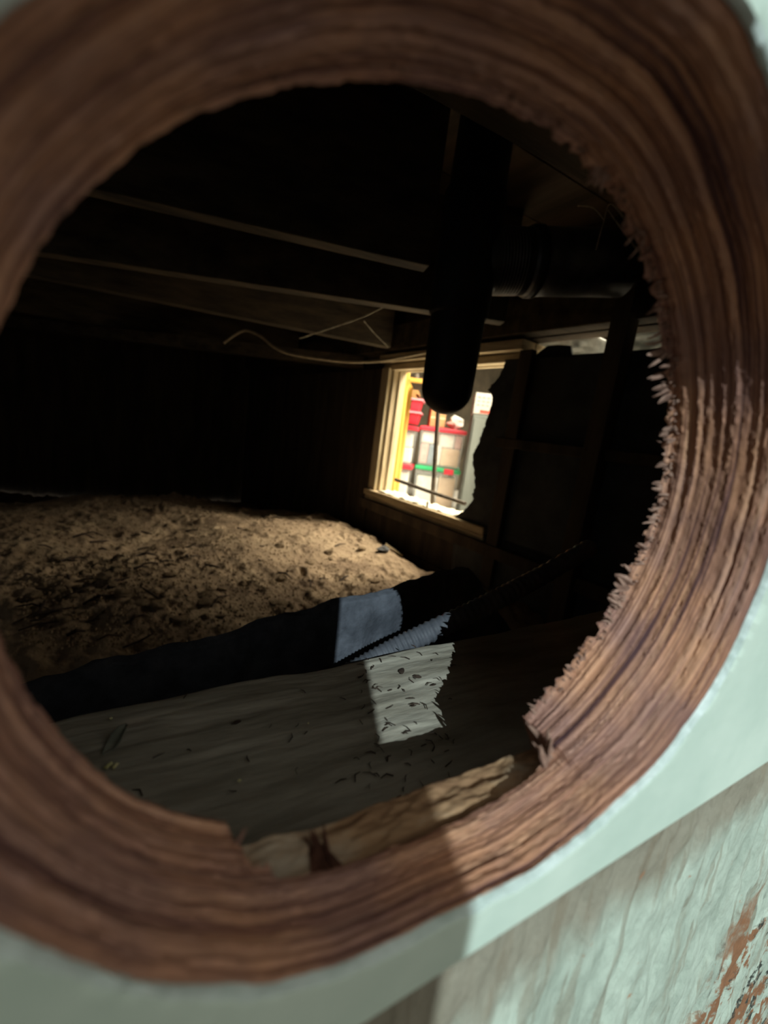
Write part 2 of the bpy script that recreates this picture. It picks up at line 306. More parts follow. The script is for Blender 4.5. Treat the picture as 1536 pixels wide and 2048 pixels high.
# torn fibres on the inner edge of the hole
def spike(mb, base, d, ln, w):
    d = Vector(d).normalized(); base = Vector(base); a = d.orthogonal().normalized(); a.rotate(Matrix.Rotation(random.random()*6.28, 3, d)); b = d.cross(a)
    k = a*random.uniform(-.35, .35)+b*random.uniform(-.35, .35); pts = []
    for t, q in ((-.15, 1), (.45, .85), (.8, .55), (1, .12)):
        c = base+d*ln*t+k*ln*t*t*.7
        for s1, s2 in ((1,1), (-1,1), (-1,-1), (1,-1)): pts.append(c+a*w*q*s1*.6+b*w*q*s2)
    f = [(i*4+j, i*4+(j+1) % 4, i*4+4+(j+1) % 4, i*4+4+j) for i in range(3) for j in range(4)]+[(12,13,14,15)]
    mb.add(pts, f)
def edge_point(deg, inset=0):
    i = int(deg/360*NT) % NT; r = RB[i]-inset; return Vector((HC[0]+math.cos(TH[i])*r, YBACK[i]-.0004, HC[1]+math.sin(TH[i])*r)), Vector((-math.cos(TH[i]), 0, -math.sin(TH[i])))
fr_mb = MB()
for q in range(620):
    a = random.choice((random.uniform(-62, 92), random.uniform(-62, 92), random.uniform(-30, 60), random.uniform(92, 236)))
    p, inw = edge_point(a % 360); tang = Vector((inw.z, 0, -inw.x)); amt = 1.0 if -62 < a < 75 else .18
    ln = random.choice((.0005, .0006, .0008, .0011, .0016))*amt*random.uniform(.7, 1.4)*(.6+.8*(math.sin(a*.45)+math.sin(a*1.13+2) > .3))
    spike(fr_mb, p+Vector((0, random.uniform(-.0015, .0005), 0))-inw*.0003, inw+Vector((0, random.uniform(-.2, .9), 0))+tang*random.uniform(-.6, .6), ln, random.uniform(.00016, .00042))
fo = fr_mb.build('splinter_fringe', M['splinter'], board); fo['kind'] = 'stuff'
for a, ln, w, n in ((31,.0045,.0006,3),(34,.0055,.0007,3),(38,.0050,.0005,2),(26,.0042,.0008,3),(18,.0028,.0006,3),(12,.0026,.0007,2),(5,.0026,.0006,3),(-2,.003,.0006,3),(-9,.0038,.0007,2),(-15,.0045,.0008,2),(-19,.0046,.0012,4),(-22,.0040,.0011,3),(-43,.0022,.0006,2),(72,.0022,.0007,3),(74,.002,.0006,2),(-61,.005,.0006,3),(-63,.0055,.0006,3),(237,.004,.0005,1)):
    mb = MB(); 
    for k in range(n):
        p, inw = edge_point((a+random.uniform(-1.2, 1.2)) % 360, -.0003); tang = Vector((inw.z, 0, -inw.x))
        spike(mb, p, inw+Vector((0, random.uniform(0, .6), 0))+tang*random.uniform(-.35, .35), ln*random.uniform(.7, 1.1), w*random.uniform(.7, 1.1))
    mb.build('splinter', M['splinter'], board)

# ledge of old wood right behind the split lower edge of the hole
x = np.linspace(.0145, .0895, 150); y = np.linspace(YN+.0012, .0618, 40); X, Y = np.meshgrid(x, y)
Z = -.0733+.0008*fbm(X*140, Y*420, 4, 11)-.0035*sstep(.0600, .0618, Y)-.003*(1-sstep(.0510, .0525, Y))+.0010*sstep(.03, .02, X)
lg = empty('ledge_block', (.05, .0565, -.1005)); lt = gridmesh('worn_top', X-.05, Y-.0565, Z+.1005, M['ledge'], lg)
MB().box((.0145, YN+.0012, -.1002), (.0895, .0616, -.0775)).build('block', M['ledge'], lg).matrix_local = Matrix.Translation((-.05, -.0565, .1005))
kb = MB(); c = Vector((.0285, .0535, -.0722))
for s in np.linspace(-1, 1, 7): spike(kb, c+Vector((s*.003, -.0035, -.001)), (-s*.35, 1, .05), .0085, .0007)
kb.build('knot', M['knot'], lg).matrix_local = Matrix.Translation((-.05, -.0565, .1005))
tag(lg, 'worn orange brown wood block behind the lower edge of the hole', 'wood block')

# ------------------------------------------------------------------ mudsill and foundation
xs = np.linspace(-.45, .80, 500); ys = np.linspace(.0622, 1, 90)
X, T = np.meshgrid(xs, np.linspace(0, 1, 110)); YF = .1523+.089*X*.55; Y = .0622+(YF-.0622)*T
Z = -.1008+.0004*fbm(X*45, Y*380, 4, 21)+.0010*fbm(X*30, Y*30, 3, 25)-.006*sstep(.93, 1, T)**2-.0022*sstep(.75, 0, T)
ms = gridmesh('trim_1', X, Y, Z, M['sill']); so = ms.modifiers.new('thickness', 'SOLIDIFY'); so.thickness = .036; so.offset = -1
tag(ms, 'dusty grey timber sill running along the inside of the wall', 'sill', kind='structure')
fd = MB().box((-1.1, .0635, -.66), (1.1, .135, -.139)).build('wall_foundation', M['concrete']); tag(fd, 'concrete foundation under the timber sill', 'wall', kind='structure')

# ------------------------------------------------------------------ crawl space floor of dirt
def terrain(X, Y):
    base = -.405+.035*fbm(X*2.1+3, Y*2.1, 3, 102)+.02*np.exp(-((X-.45)**2+(Y-1.35)**2)/.09)
    clod = .010*np.maximum(0, fbm(X*22, Y*22, 3, 103)-.1)+(.0015+.006*sstep(-.1, .6, fbm(X*6, Y*6, 2, 112)))*fbm(X*48, Y*48, 3, 104)+.0022*np.abs(vnoise(X*130, Y*130, 105))
    clod = clod-.012*np.maximum(0, fbm(X*15+9, Y*26, 3, 106)-.35)
    Z = base+clod
    Z = Z-.24*sstep(2.00, 2.35, Y+.12*np.clip(X-.35, 0, 1)*2+.05*vnoise(X*4, X*0, 107))
    Z = Z-.07*sstep(.74, .90, X+.03*vnoise(Y*5, Y*0, 109))*sstep(.95, 1.15, Y)
    Z = Z-.08*sstep(.75, .55, Y)
    return Z
gx = np.r_[np.linspace(-1.75, -.62, 70), np.linspace(-.61, .97, 420)]; gy = np.r_[np.linspace(.136, .60, 70), np.linspace(.604, 2.10, 400), np.linspace(2.12, 3.25, 50)]
X, Y = np.meshgrid(gx, gy); fl = gridmesh('floor', X, Y, terrain(X, Y), M['dirt'])
tag(fl, 'uneven bare dirt floor of the crawl space', 'floor', kind='structure')
def tz(x, y): return float(terrain(np.array([x]), np.array([y]))[0])
# clods, stones, twigs
def lump(name, m, seed, sq=(1,1,.7)):
    bm = bmesh.new(); bmesh.ops.create_icosphere(bm, subdivisions=2, radius=1); r = random.Random(seed); ph = [r.uniform(0, 6) for _ in range(6)]
    for v in bm.verts:
        c = v.co; k = 1+.22*math.sin(c.x*2.6+ph[0])+.18*math.sin(c.y*3.1+ph[1])+.16*math.sin(c.z*3.4+ph[2])+.1*math.sin((c.x+c.y)*6+ph[3])
        v.co = Vector((c.x*k*sq[0], c.y*k*sq[1], c.z*k*sq[2]))
    me = bpy.data.meshes.new(name); bm.to_mesh(me); bm.free(); me.materials.append(m); return me
clods = [lump('clod', M['clod'], k) for k in range(5)]
n = 0
while n < 130:
    px = random.uniform(60, 800); py = random.uniform(1000, 1260)
    p = onZ(px, py, -.40)
    if p[1] > 1.98 or p[1] < .72 or p[0] > .76: continue
    s = random.choice((.006, .007, .009, .012)); o = bpy.data.objects.new('dirt_clod', random.choice(clods)); COL.objects.link(o)
    o.location = (p[0], p[1], tz(p[0], p[1])+s*.25); o.scale = (s*random.uniform(.8, 1.5), s, s*.8); o.rotation_euler = (random.uniform(-.3, .3), random.uniform(-.3, .3), random.uniform(0, 6.3))
    tag(o, 'small crumbly clod of dry earth lying on the dirt floor', 'clod', 'loose clods on the dirt floor'); n += 1
cr = MB()
for k in range(5200):
    p = onZ(random.uniform(40, 815), random.uniform(995, 1300), -.40)
    if p[1] > 2.05 or p[0] > .66 or p[1] < .70: continue
    s = random.uniform(.0015, .0042); c = Vector((p[0], p[1], tz(p[0], p[1])+s*.4)); q = [c+Vector((random.uniform(.5, 1.3)*s*dx, random.uniform(.5, 1.3)*s*dy, random.uniform(.5, 1)*s*dz)) for dx, dy, dz in ((1,0,0),(-1,0,0),(0,1,0),(0,-1,0),(0,0,1),(0,0,-1))]
    cr.add(q, [(0,2,4),(2,1,4),(1,3,4),(3,0,4),(2,0,5),(1,2,5),(3,1,5),(0,3,5)])
tag(cr.build('dirt_crumbs', M['clod']), 'fine earth crumbs scattered all over the dirt floor', 'crumbs', kind='stuff')
p = onZ(762, 1122, -.42); o = bpy.data.objects.new('stone', lump('stone', M['stone'], 31)); COL.objects.link(o); o.location = (p[0], p[1], tz(p[0], p[1])+.008); o.scale = (.020, .016, .014); tag(o, 'smooth dark stone at the shaded right edge of the dirt', 'stone')
p = onZ(722, 1116, -.42); o = bpy.data.objects.new('stone', lump('stone', M['clod'], 33)); COL.objects.link(o); o.location = (p[0], p[1], tz(p[0], p[1])+.006); o.scale = (.016, .012, .010); tag(o, 'small pale stone left of the dark stone on the dirt', 'stone')
def stick(pts, r, m): return MB().tube(pts, r, 6).build('twig', m)
a = onZ(768, 1104, -.41); b = onZ(806, 1104, -.40)
tag(stick([(a[0], a[1], tz(a[0], a[1])+.012), (b[0], b[1], tz(b[0], b[1])+.014)], [.006, .005], M['straw']), 'short pale stick behind the dark stone on the dirt', 'stick')
for k in range(58):
    if k < 38: px, py = random.uniform(50, 330), random.uniform(1050, 1290)
    else: px, py = random.uniform(330, 700), random.uniform(1020, 1220)
    p = onZ(px, py, -.40); 
    if p[1] < .74: continue
    an = random.uniform(-.6, .9) if random.random() < .7 else random.uniform(0, 3.1); ln = random.uniform(.010, .032); d = Vector((math.cos(an), math.sin(an), 0))*ln
    q0 = Vector((p[0], p[1], 0))-d; q1 = Vector((p[0], p[1], 0)); q2 = q1+d; q1 = q1+Vector((-d.y, d.x, 0))*random.uniform(-.25, .25)
    for q in (q0, q1, q2): q.z = tz(q.x, q.y)+.004
    q1.z += random.uniform(0, .006); r = random.uniform(.0012, .0030)
    tag(stick([q0, q1, q2], [r, r*1.1, r*.5], M['twig']), 'thin dark twig half sunk in the dirt floor', 'twig', 'dark twigs on the dirt floor')

# low concrete footing between the sill and the dirt
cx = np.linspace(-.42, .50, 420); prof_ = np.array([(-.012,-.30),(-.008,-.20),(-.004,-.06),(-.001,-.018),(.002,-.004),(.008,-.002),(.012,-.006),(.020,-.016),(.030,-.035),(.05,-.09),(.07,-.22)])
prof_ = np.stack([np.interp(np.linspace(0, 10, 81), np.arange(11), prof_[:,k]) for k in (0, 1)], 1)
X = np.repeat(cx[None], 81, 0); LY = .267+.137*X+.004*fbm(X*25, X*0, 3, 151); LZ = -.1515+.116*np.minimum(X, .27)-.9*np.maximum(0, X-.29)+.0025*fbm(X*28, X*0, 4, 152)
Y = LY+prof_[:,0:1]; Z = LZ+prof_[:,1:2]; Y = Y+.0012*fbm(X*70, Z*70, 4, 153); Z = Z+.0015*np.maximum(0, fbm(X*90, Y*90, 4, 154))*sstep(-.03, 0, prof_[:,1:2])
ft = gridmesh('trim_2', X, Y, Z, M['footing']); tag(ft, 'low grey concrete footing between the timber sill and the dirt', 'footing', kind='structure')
# debris on the sill
def sill_z(x, y): return -.1008-.0022*float(sstep(.75, 0, np.array((y-.0622)/(.1523+.049*x-.0622))))
def on_sill(px, py): p = onZ(px, py, -.1015); return Vector((p[0], p[1], sill_z(p[0], p[1])+.0008))
for k in range(110):
    px = random.choice((random.uniform(710, 910), random.uniform(710, 910), random.uniform(260, 900))); py = random.uniform(1275, 1600); p = on_sill(px, py)
    if not (.075 < p.y < .150+.045*p.x) : continue
    an = random.uniform(0, 3.1); ln = random.uniform(.0007, .0022); d = Vector((math.cos(an), math.sin(an), 0))*ln; r = random.uniform(.00010, .00022); sd = Vector((-d.y, d.x, 0))*random.uniform(-.5, .5)
    tag(stick([p-d, p+sd+Vector((0,0,.0003)), p+d], [r, r*1.2, r*.6], M['twig']), 'tiny dark twig fragment lying on the dusty timber sill', 'twig', 'twig fragments on the timber sill')
for px, py, s in ((802,1349,.0017),(834,1361,.0015),(866,1377,.0009),(470,1455,.0012)):
    p = on_sill(px, py); o = bpy.data.objects.new('seed_husk', lump('seed_husk', M['twig'], int(px))); COL.objects.link(o); o.location = p+Vector((0,0,s*.3)); o.scale = (s*1.25, s*.6, s*.5); o.rotation_euler = (0, 0, {802: .8, 834: -.6}.get(px, .2))
    tag(o, {802: 'plump dark husk at the middle of the bright patch on the sill', 834: 'flat brown husk right of the plump one on the sill', 866: 'smallest dark husk near the shaded end of the bright patch', 470: 'lone dark husk on the shaded left part of the sill'}[px], 'husk')
for px, py, s, l in ((222,1447,.0011,'single pale yellow crumb above the grey leaf on the sill'),(224,1541,.0014,'cluster of yellow crumbs below the grey leaf on the sill'),(616,1279+175,.0007,'tiny white crumb on the middle of the sill'),(478,1568,.0012,'reddish pale crumb on the shaded sill')):
    p = on_sill(px, py); mb = MB(); nn = 6 if '1541' in str(py) else 2
    for q in range(nn):
        c = p+Vector((random.uniform(-1, 1)*s*.9*(nn > 2), random.uniform(-1, 1)*s*.7*(nn > 2), s*.3)); w = s*.5
        mb.add([c+Vector(e)*w*random.uniform(.7, 1.2) for e in ((1,0,0),(-1,0,0),(0,1,0),(0,-1,0),(0,0,1),(0,0,-1))], [(0,2,4),(2,1,4),(1,3,4),(3,0,4),(2,0,5),(1,2,5),(3,1,5),(0,3,5)])
    tag(mb.build('crumb', M['lichen']), l, 'crumb')
p = on_sill(232, 1495); X, Y = np.meshgrid(np.linspace(-1, 1, 9), np.linspace(-1, 1, 13)); W = (1-Y**2)*.55+.04
lf = gridmesh('dry_leaf', X*W*.003, Y*.0045, .0010*X**2+.0012*np.sin(Y*2.5)+.0013, M['leafmat']); lf.location = p; lf.rotation_euler = (.25, .1, -.7); lf.modifiers.new('t', 'SOLIDIFY').thickness = .0002
tag(lf, 'curled grey green dry leaf at the dark left end of the sill', 'leaf')

# ------------------------------------------------------------------ corrugated hose beyond the sill
hp = [Vector(dep(px, py, d)) for px, py, d in ((600,1398,.235),(660,1368,.24),(720,1336,.243),(785,1300,.247),(850,1268,.25),(935,1228,.26),(1010,1190,.27),(1080,1153,.285),(1180,1095,.31))]
def smooth(pts, n):
    out = []; P = [pts[0]]+list(pts)+[pts[-1]]
    for i in range(1, len(P)-2):
        for k in range(n):
            t = k/n; a, b, c, d = P[i-1], P[i], P[i+1], P[i+2]; out.append(.5*((2*b)+(c-a)*t+(2*a-5*b+4*c-d)*t*t+(3*b-a-3*c+d)*t**3))
    return out+[P[-2]]
sp = smooth(hp, 26); tag(MB().tube(sp, [.0062+.0005*math.sin(i*1.6) for i in range(len(sp))], 14).build('corrugated_hose', M['hose'], smooth=True), 'grey corrugated hose behind the timber sill', 'hose')

# ------------------------------------------------------------------ right wall with the window
PW = np.array([.846, 1.5, 0.]); DW = np.array([-.110, .994, 0.]); NW = np.array([.994, .110, 0.])
def W(u, v, z): return PW+DW*u+NW*v+np.array([0, 0, z])
def onW(px, py, v=0.0): 
    r = ray(px, py); P = r*(np.dot(PW+NW*v, NW)/np.dot(r, NW)); return float((P-PW)@DW), float(P[2])
wr = tag(empty('wall_right'), 'dark side wall of the crawl space with a lit opening', 'wall', kind='structure')
UL, UR, ZB, ZT = .0, -.60, -.235, .235
core = MB(); V0, V1 = .0, .05
core.box((UL, V0, -.70), (1.75, V1, .60), W); core.box((UR, V0, -.70), (UL, V1, ZB), W); core.box((UR, V0, .29), (UL, V1, .60), W)
core.box((-1.50, V0, -.70), (UR, V1, .243), W); core.box((-1.50, V0, .298), (UR, V1, .60), W); core.box((-1.50, V0, .24), (-.96, V1, .31), W)
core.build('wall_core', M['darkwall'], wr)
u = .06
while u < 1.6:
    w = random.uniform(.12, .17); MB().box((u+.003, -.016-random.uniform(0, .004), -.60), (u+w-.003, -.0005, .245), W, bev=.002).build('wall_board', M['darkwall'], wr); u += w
MB().box((UR, -.014, -.42), (.055, -.0005, ZB-.045), W, bev=.002).build('wall_board', M['darkwall'], wr)
MB().box((UR, -.013, -.60), (.055, -.0005, -.425), W, bev=.002).build('wall_board', M['darkwall'], wr)
# torn sheet over the right side of the opening
jag = [onW(px, py, -.03) for px, py in ((1018,690),(1014,708),(1008,735),(1000,752),(984,770),(977,780),(985,790),(984,805),(977,830),(972,848),(962,872),(957,890),(948,905),(946,925),(950,950),(951,975),(945,990),(947,1000),(938,1010),(930,1020),(915,1032),(905,1045))]
prof = []
for i in range(len(jag)-1):
    (a, b), (c, d) = jag[i], jag[i+1]
    for t in np.linspace(0, 1, 6)[:-1]: prof.append((a+(c-a)*t+random.uniform(-.003, .003), b+(d-b)*t))
prof.append(jag[-1]); prof = [(a, min(b, .241)) for a, b in prof]; prof = [q for i, q in enumerate(prof) if i == len(prof)-1 or abs(prof[i+1][1]-q[1]) > 1e-6]
def sheet(name, prof, ufar, v, m, parent, thick=.004, wob=.006):
    k = 14; vs = []; fs = []
    for (a, z) in prof:
        for j in range(k):
            t = (j/(k-1))**1.6; uu = a+(ufar-a)*t; vs.append(W(uu, v+wob*math.sin(uu*23+z*9)*t-(.006*(1-t)), z))
    n_ = len(prof)
    for i in range(n_-1):
        for j in range(k-1): fs.append((i*k+j, i*k+j+1, (i+1)*k+j+1, (i+1)*k+j))
    o = MB().add(vs, fs).build(name, m, parent, smooth=True); s = o.modifiers.new('t', 'SOLIDIFY'); s.thickness = thick; return o
o = sheet('torn_sheet', prof, -1.45, -.022, M['tarpaper'], wr); tag(o, 'dark sheet with a ragged torn edge across the opening')
low = [(jag[-1][0], jag[-1][1]), (jag[-1][0]-.02, -.30), (jag[-1][0]-.03, -.40), (jag[-1][0]-.03, -.58)]
sheet('lower_sheet', low, -1.45, -.024, M['tarpaper'], wr)
u1, z1 = onW(1000, 885, -.035); u2, z2 = onW(1235, 914, -.035)
MB().box((-1.40, -.052, z1-.013), (u1+.004, -.030, z1+.013), W, bev=.002).build('rail', M['darkwall'], wr)
MB().box((-1.40, -.056, -.31), (.05, -.030, -.275), W, bev=.002).build('rail', M['darkwall'], wr)
MB().box((-.66, -.050, -.40), (-.62, -.030, .258), W, bev=.002).build('stud', M['darkwall'], wr)
MB().box((-.905, -.075, -.50), (-.865, -.031, .60), W, bev=.002).build('stud', M['darkwall'], wr)
MB().box((-1.45, -.05, .301), (1.7, -.0005, .39), W, bev=.003).build('ledger_board', M['joist'], wr)
# light gap above the sheet: crumpled foil and a torn flap
X, Z = np.meshgrid(np.linspace(-.95, -.575, 60), np.linspace(.242, .312, 14)); vv = .068+.020*fbm(X*22, Z*30, 3, 131)-.35*(Z-.28)+.4*sstep(-.745, -.755, X)*sstep(-.79, -.78, X)
P = PW+DW*X[..., None]+NW*vv[..., None]; g = gridmesh('plastic_strip', P[...,0], P[...,1], Z, M['foil'], wr); g.modifiers.new('t', 'SOLIDIFY').thickness = .001; tag(g, 'crumpled pale plastic in the gap above the dark sheet')
fl_ = [onW(px, py, -.02) for px, py in ((1062,714),(1078,700),(1092,690),(1112,688),(1138,690),(1140,705),(1138,716))]; 
vs = [W(a, -.012, z) for a, z in fl_]; vs2 = [W(a, -.008, z) for a, z in fl_]; nf = len(fl_)
MB().add(vs+vs2, [tuple(range(nf)), tuple(range(2*nf-1, nf-1, -1))]+[(i, (i+1) % nf, nf+(i+1) % nf, nf+i) for i in range(nf)]).build('torn_flap', M['tarpaper'], wr)

w1 = tag(empty('window_1', W(-.25, 0, ZB)), 'small unglazed window opening in rough timber frame', 'window', kind='structure')
def wpart(mb, name, m, label=None, smooth=False):
    o = mb.build(name, m, w1, smooth); o.matrix_local = Matrix.Translation(-Vector(W(-.25, 0, ZB)))
    return tag(o, label) if label else o
wpart(MB().box((-.002, -.030, ZB-.02), (.046, .0, ZT+.01), W, bev=.003), 'casing', M['frame'])
wpart(MB().box((-.012, -.012, ZB-.01), (.0, .05, ZT+.015), W, bev=.003), 'jamb', M['frame'])
wpart(MB().box((-.020, .014, ZB), (-.0125, .030, ZT), W, bev=.002), 'stop', M['frame'])
for k, (z0, z1, v0, v1) in enumerate(((.236,.258,-.020,.012),(.246,.268,.014,.034),(.238,.262,.036,.056),(.262,.289,-.045,.012),(.270,.289,.014,.056))):
    wpart(MB().box((UR-.02, v0, z0), (.05 if v0 < 0 else .0, v1, z1), W, bev=.002), 'header_board', M['frame_h'])
wpart(MB().box((UR, -.045, ZB-.022), (.05, .060, ZB), W, bev=.003), 'sill_board', M['frame_h'])
wpart(MB().box((UR, -.040, ZB-.044), (.045, -.0005, ZB-.024), W, bev=.003), 'apron', M['frame_h'])
U, V = np.meshgrid(np.linspace(-.47, -.02, 120), np.linspace(-.030, .055, 40)); Z = ZB+.002+.007*np.maximum(0, fbm(U*45, V*45, 4, 141)+.15)
P = PW+DW*U[..., None]+NW*V[..., None]; o = gridmesh('plaster_rubble', P[...,0], P[...,1], Z, M['plaster'], w1); o.matrix_local = Matrix.Translation(-Vector(W(-.25, 0, ZB))); o['kind'] = 'stuff'; tag(o, 'pale plaster crumbs along the sill')
a = onW(884, 735, .05); b = onW(868, 998, .05)
wpart(MB().tube([W(a[0], .045, a[1]), W(b[0], .045, ZB+.003)], .0080, 8), 'upright_bar', M['iron'], 'dark upright bar')
a = onW(790, 962, .0); b = onW(930, 1010, .0)
wpart(MB().tube([W(a[0]-.002, .0, a[1]+.006), W((a[0]+b[0])/2, .0, (a[1]+b[1])/2+.004), W(b[0], .0, b[1]+.004)], .0065, 8), 'level_bar', M['iron'], 'thin bar just above the sill')
a = onW(856, 1000, -.03); wpart(MB().box((a[0]-.003, -.032, ZB), (a[0]+.003, -.028, ZB+.022), W), 'nail', M['iron'])

# ------------------------------------------------------------------ other crawl space walls, joists, subfloor
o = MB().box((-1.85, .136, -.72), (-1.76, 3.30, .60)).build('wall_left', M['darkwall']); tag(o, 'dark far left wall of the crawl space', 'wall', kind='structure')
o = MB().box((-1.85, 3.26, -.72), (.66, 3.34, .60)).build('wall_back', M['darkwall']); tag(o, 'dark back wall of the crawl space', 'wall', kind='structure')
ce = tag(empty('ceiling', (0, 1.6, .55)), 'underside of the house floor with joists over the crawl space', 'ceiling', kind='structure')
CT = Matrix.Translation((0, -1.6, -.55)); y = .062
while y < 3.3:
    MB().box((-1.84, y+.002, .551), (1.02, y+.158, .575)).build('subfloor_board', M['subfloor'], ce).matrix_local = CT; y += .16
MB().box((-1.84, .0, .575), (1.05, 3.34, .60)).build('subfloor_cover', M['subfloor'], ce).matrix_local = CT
def beam(p, q, w, z0, z1, nm='joist'):
    p = Vector((p[0], p[1], 0)); q = Vector((q[0], q[1], 0)); d = (q-p).normalized(); s = Vector((d.y, -d.x, 0))
    def T(a, b, c): return (p+d*a+s*b+Vector((0,0,c)))[:]
    o = MB().box((0, -w/2, z0), ((q-p).length, w/2, z1), T, bev=.002).build(nm, M['joist'], ce); o.matrix_local = CT; return o
def ext(a, b, t0, t1): a = np.array(a); b = np.array(b); return a+(b-a)*t0, a+(b-a)*t1
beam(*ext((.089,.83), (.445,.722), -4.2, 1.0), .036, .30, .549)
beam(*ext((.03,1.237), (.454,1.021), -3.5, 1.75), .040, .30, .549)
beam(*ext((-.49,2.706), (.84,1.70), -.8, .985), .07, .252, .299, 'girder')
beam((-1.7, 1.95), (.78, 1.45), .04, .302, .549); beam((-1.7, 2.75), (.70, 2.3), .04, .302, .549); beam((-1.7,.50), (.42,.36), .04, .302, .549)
# pier far in the dark
pr = empty('pier', (*onZ(628, 985, -.45)[:2], -.60)); MB().box((-.09, -.09, 0), (.09, .09, .17), bev=.006).build('block', M['concrete'], pr); MB().box((-.045, -.045, .171), (.045, .045, .845), bev=.003).build('post', M['darkwall'], pr)
tag(pr, 'timber post on a concrete block in the dark left of the window', 'pier')

# ------------------------------------------------------------------ black vent pipe and duct
pp = empty('vent_pipe', (.507, .688, .55)); PT = Matrix.Translation((-.507, -.688, -.55))
R_ = .0505; zs = [.549, .40, .33, .25, .16, .098]; pts = [(.507, .688, z) for z in zs]; rr = [R_*.96, R_, R_, R_, R_*.985, R_*.97]
for k in range(1, 9):
    w_ = k/8*math.pi/2; pts.append((.507, .688, .098-.050*math.sin(w_))); rr.append(max(.001, R_*.97*math.cos(w_)))
MB().tube(pts, rr, 40).build('pipe', M['blackpipe'], pp, smooth=True).matrix_local = PT
MB().tube([(.507,.688,.225), (.507,.688,.232), (.507,.688,.43), (.507,.688,.437)], [R_+.001, R_+.005, R_+.005, R_+.001], 40).build('tee_collar', M['blackpipe'], pp, smooth=True).matrix_local = PT
a = Vector((.53, .684, .328)); b = Vector((.80, .566, .372)); dd = (b-a).normalized()
def along(t): return a+dd*t
el = MB().tube([along(t) for t in (0, .02, .05, .09)], [.050, .052, .055, .0555], 36); el.build('elbow', M['duct'], pp, smooth=True).matrix_local = PT
cr_ = MB()
for k in range(9):
    t = .030+k*.0055; cr_.tube([along(t), along(t+.0012), along(t+.0030), along(t+.0042)], [.0545, .0562, .0562, .0545], 36)
cr_.build('crimp', M['duct'], pp, smooth=True).matrix_local = PT
MB().tube([along(.095), along(.097), along(.111), along(.113)], [.056, .0605, .0605, .057], 36).build('band', M['band'], pp, smooth=True).matrix_local = PT
MB().tube([along(t) for t in (.090, .14, .20, .285)], [.0575]*4, 36).build('side_duct', M['duct'], pp, smooth=True).matrix_local = PT
tag(pp, 'black round ended vent pipe hanging in front of the window', 'pipe')

# ------------------------------------------------------------------ cable, cobwebs
cp = [Vector(dep(px, py, d)) for px, py, d in ((448,686,1.62),(470,670,1.60),(492,661,1.58),(520,672,1.57),(548,694,1.56),(580,708,1.56),(640,718,1.55),(700,724,1.53),(760,722,1.50),(815,712,1.44),(858,704,1.38))]
tag(MB().tube(smooth(cp, 8), .0048, 8).build('loose_cable', M['cable'], smooth=True), 'loose old cable looping down beside the window head', 'cable')
for pts, r, l in ((((598,677,1.25),(650,660,1.22),(720,636,1.18),(782,609,1.14),(862,588,1.05)), .0020, 'long dusty cobweb strand crossing in front of the window head'),
                  (((783,599,1.12),(820,583,1.08),(862,564,1.04)), .0022, 'short bright cobweb strand just above the long one'),
                  (((728,642,1.2),(750,668,1.25),(776,694,1.3)), .0012, 'thin cobweb thread hanging towards the window head'),
                  (((540,512,1.15),(590,532,1.15),(625,548,1.14),(680,545,1.12),(740,528,1.1)), .0022, 'sagging cobweb between the two nearest joists'),
                  (((625,550,1.14),(680,560,1.12),(735,590,1.12),(783,604,1.12)), .0014, 'faint cobweb thread from the sagging web to the long strand')):
    P_ = smooth([Vector(dep(*q)) for q in pts], 8); mb = MB().tube(P_, [r*(.55+.75*random.random()) for _ in P_], 6)
    o = mb.build('cobweb', M['web'], smooth=True); tag(o, l, 'cobweb', 'cobwebs under the joists')

e0 = edge_point(57, -.0002)[0]; wb = empty('cobweb', tuple(e0)); WB = Matrix.Translation(-e0)
for pts in ([e0, Vector(dep(1222,408,.128)), Vector(dep(1206,448,.130)), Vector(dep(1192,500,.132))], [Vector(dep(1208,440,.130)), Vector(dep(1186,416,.131)), Vector(dep(1155,412,.132))], [Vector(dep(1216,420,.129)), Vector(dep(1230,440,.127)), edge_point(53, -.0002)[0]]):
    P_ = smooth(pts, 8); MB().tube(P_, [.00016*(.6+.8*random.random()) for _ in P_], 6).build('thread', M['web'], wb).matrix_local = WB
tag(wb, 'fine cobweb clinging to the upper right edge of the hole', 'cobweb')

# ------------------------------------------------------------------ store room beyond the window
def room(name, lo, hi, m, label, cat): return tag(MB().box(lo, hi).build(name, m), label, cat, kind='structure')
FZ = -.47
room('floor_store_room', (.78, -.75, FZ-.06), (3.6, 3.35, FZ), M['roomfloor'], 'pale floor of the lit store room beyond the window', 'floor')
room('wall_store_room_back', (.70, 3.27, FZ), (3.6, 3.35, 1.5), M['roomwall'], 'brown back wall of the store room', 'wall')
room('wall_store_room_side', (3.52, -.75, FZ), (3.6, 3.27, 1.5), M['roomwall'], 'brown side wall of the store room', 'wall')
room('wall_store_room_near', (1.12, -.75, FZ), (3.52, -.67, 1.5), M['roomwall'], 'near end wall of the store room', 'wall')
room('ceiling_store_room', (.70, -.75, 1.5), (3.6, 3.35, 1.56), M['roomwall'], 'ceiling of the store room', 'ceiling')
wu = MB(); wu.box((-2.25, V0, .601), (1.75, V1, 1.5), W); wu.box((-2.25, V0, -.70), (-1.501, V1, .601), W); tag(wu.build('wall_store_room_upper', M['roomwall']), 'store room side of the dividing wall', 'wall', kind='structure')
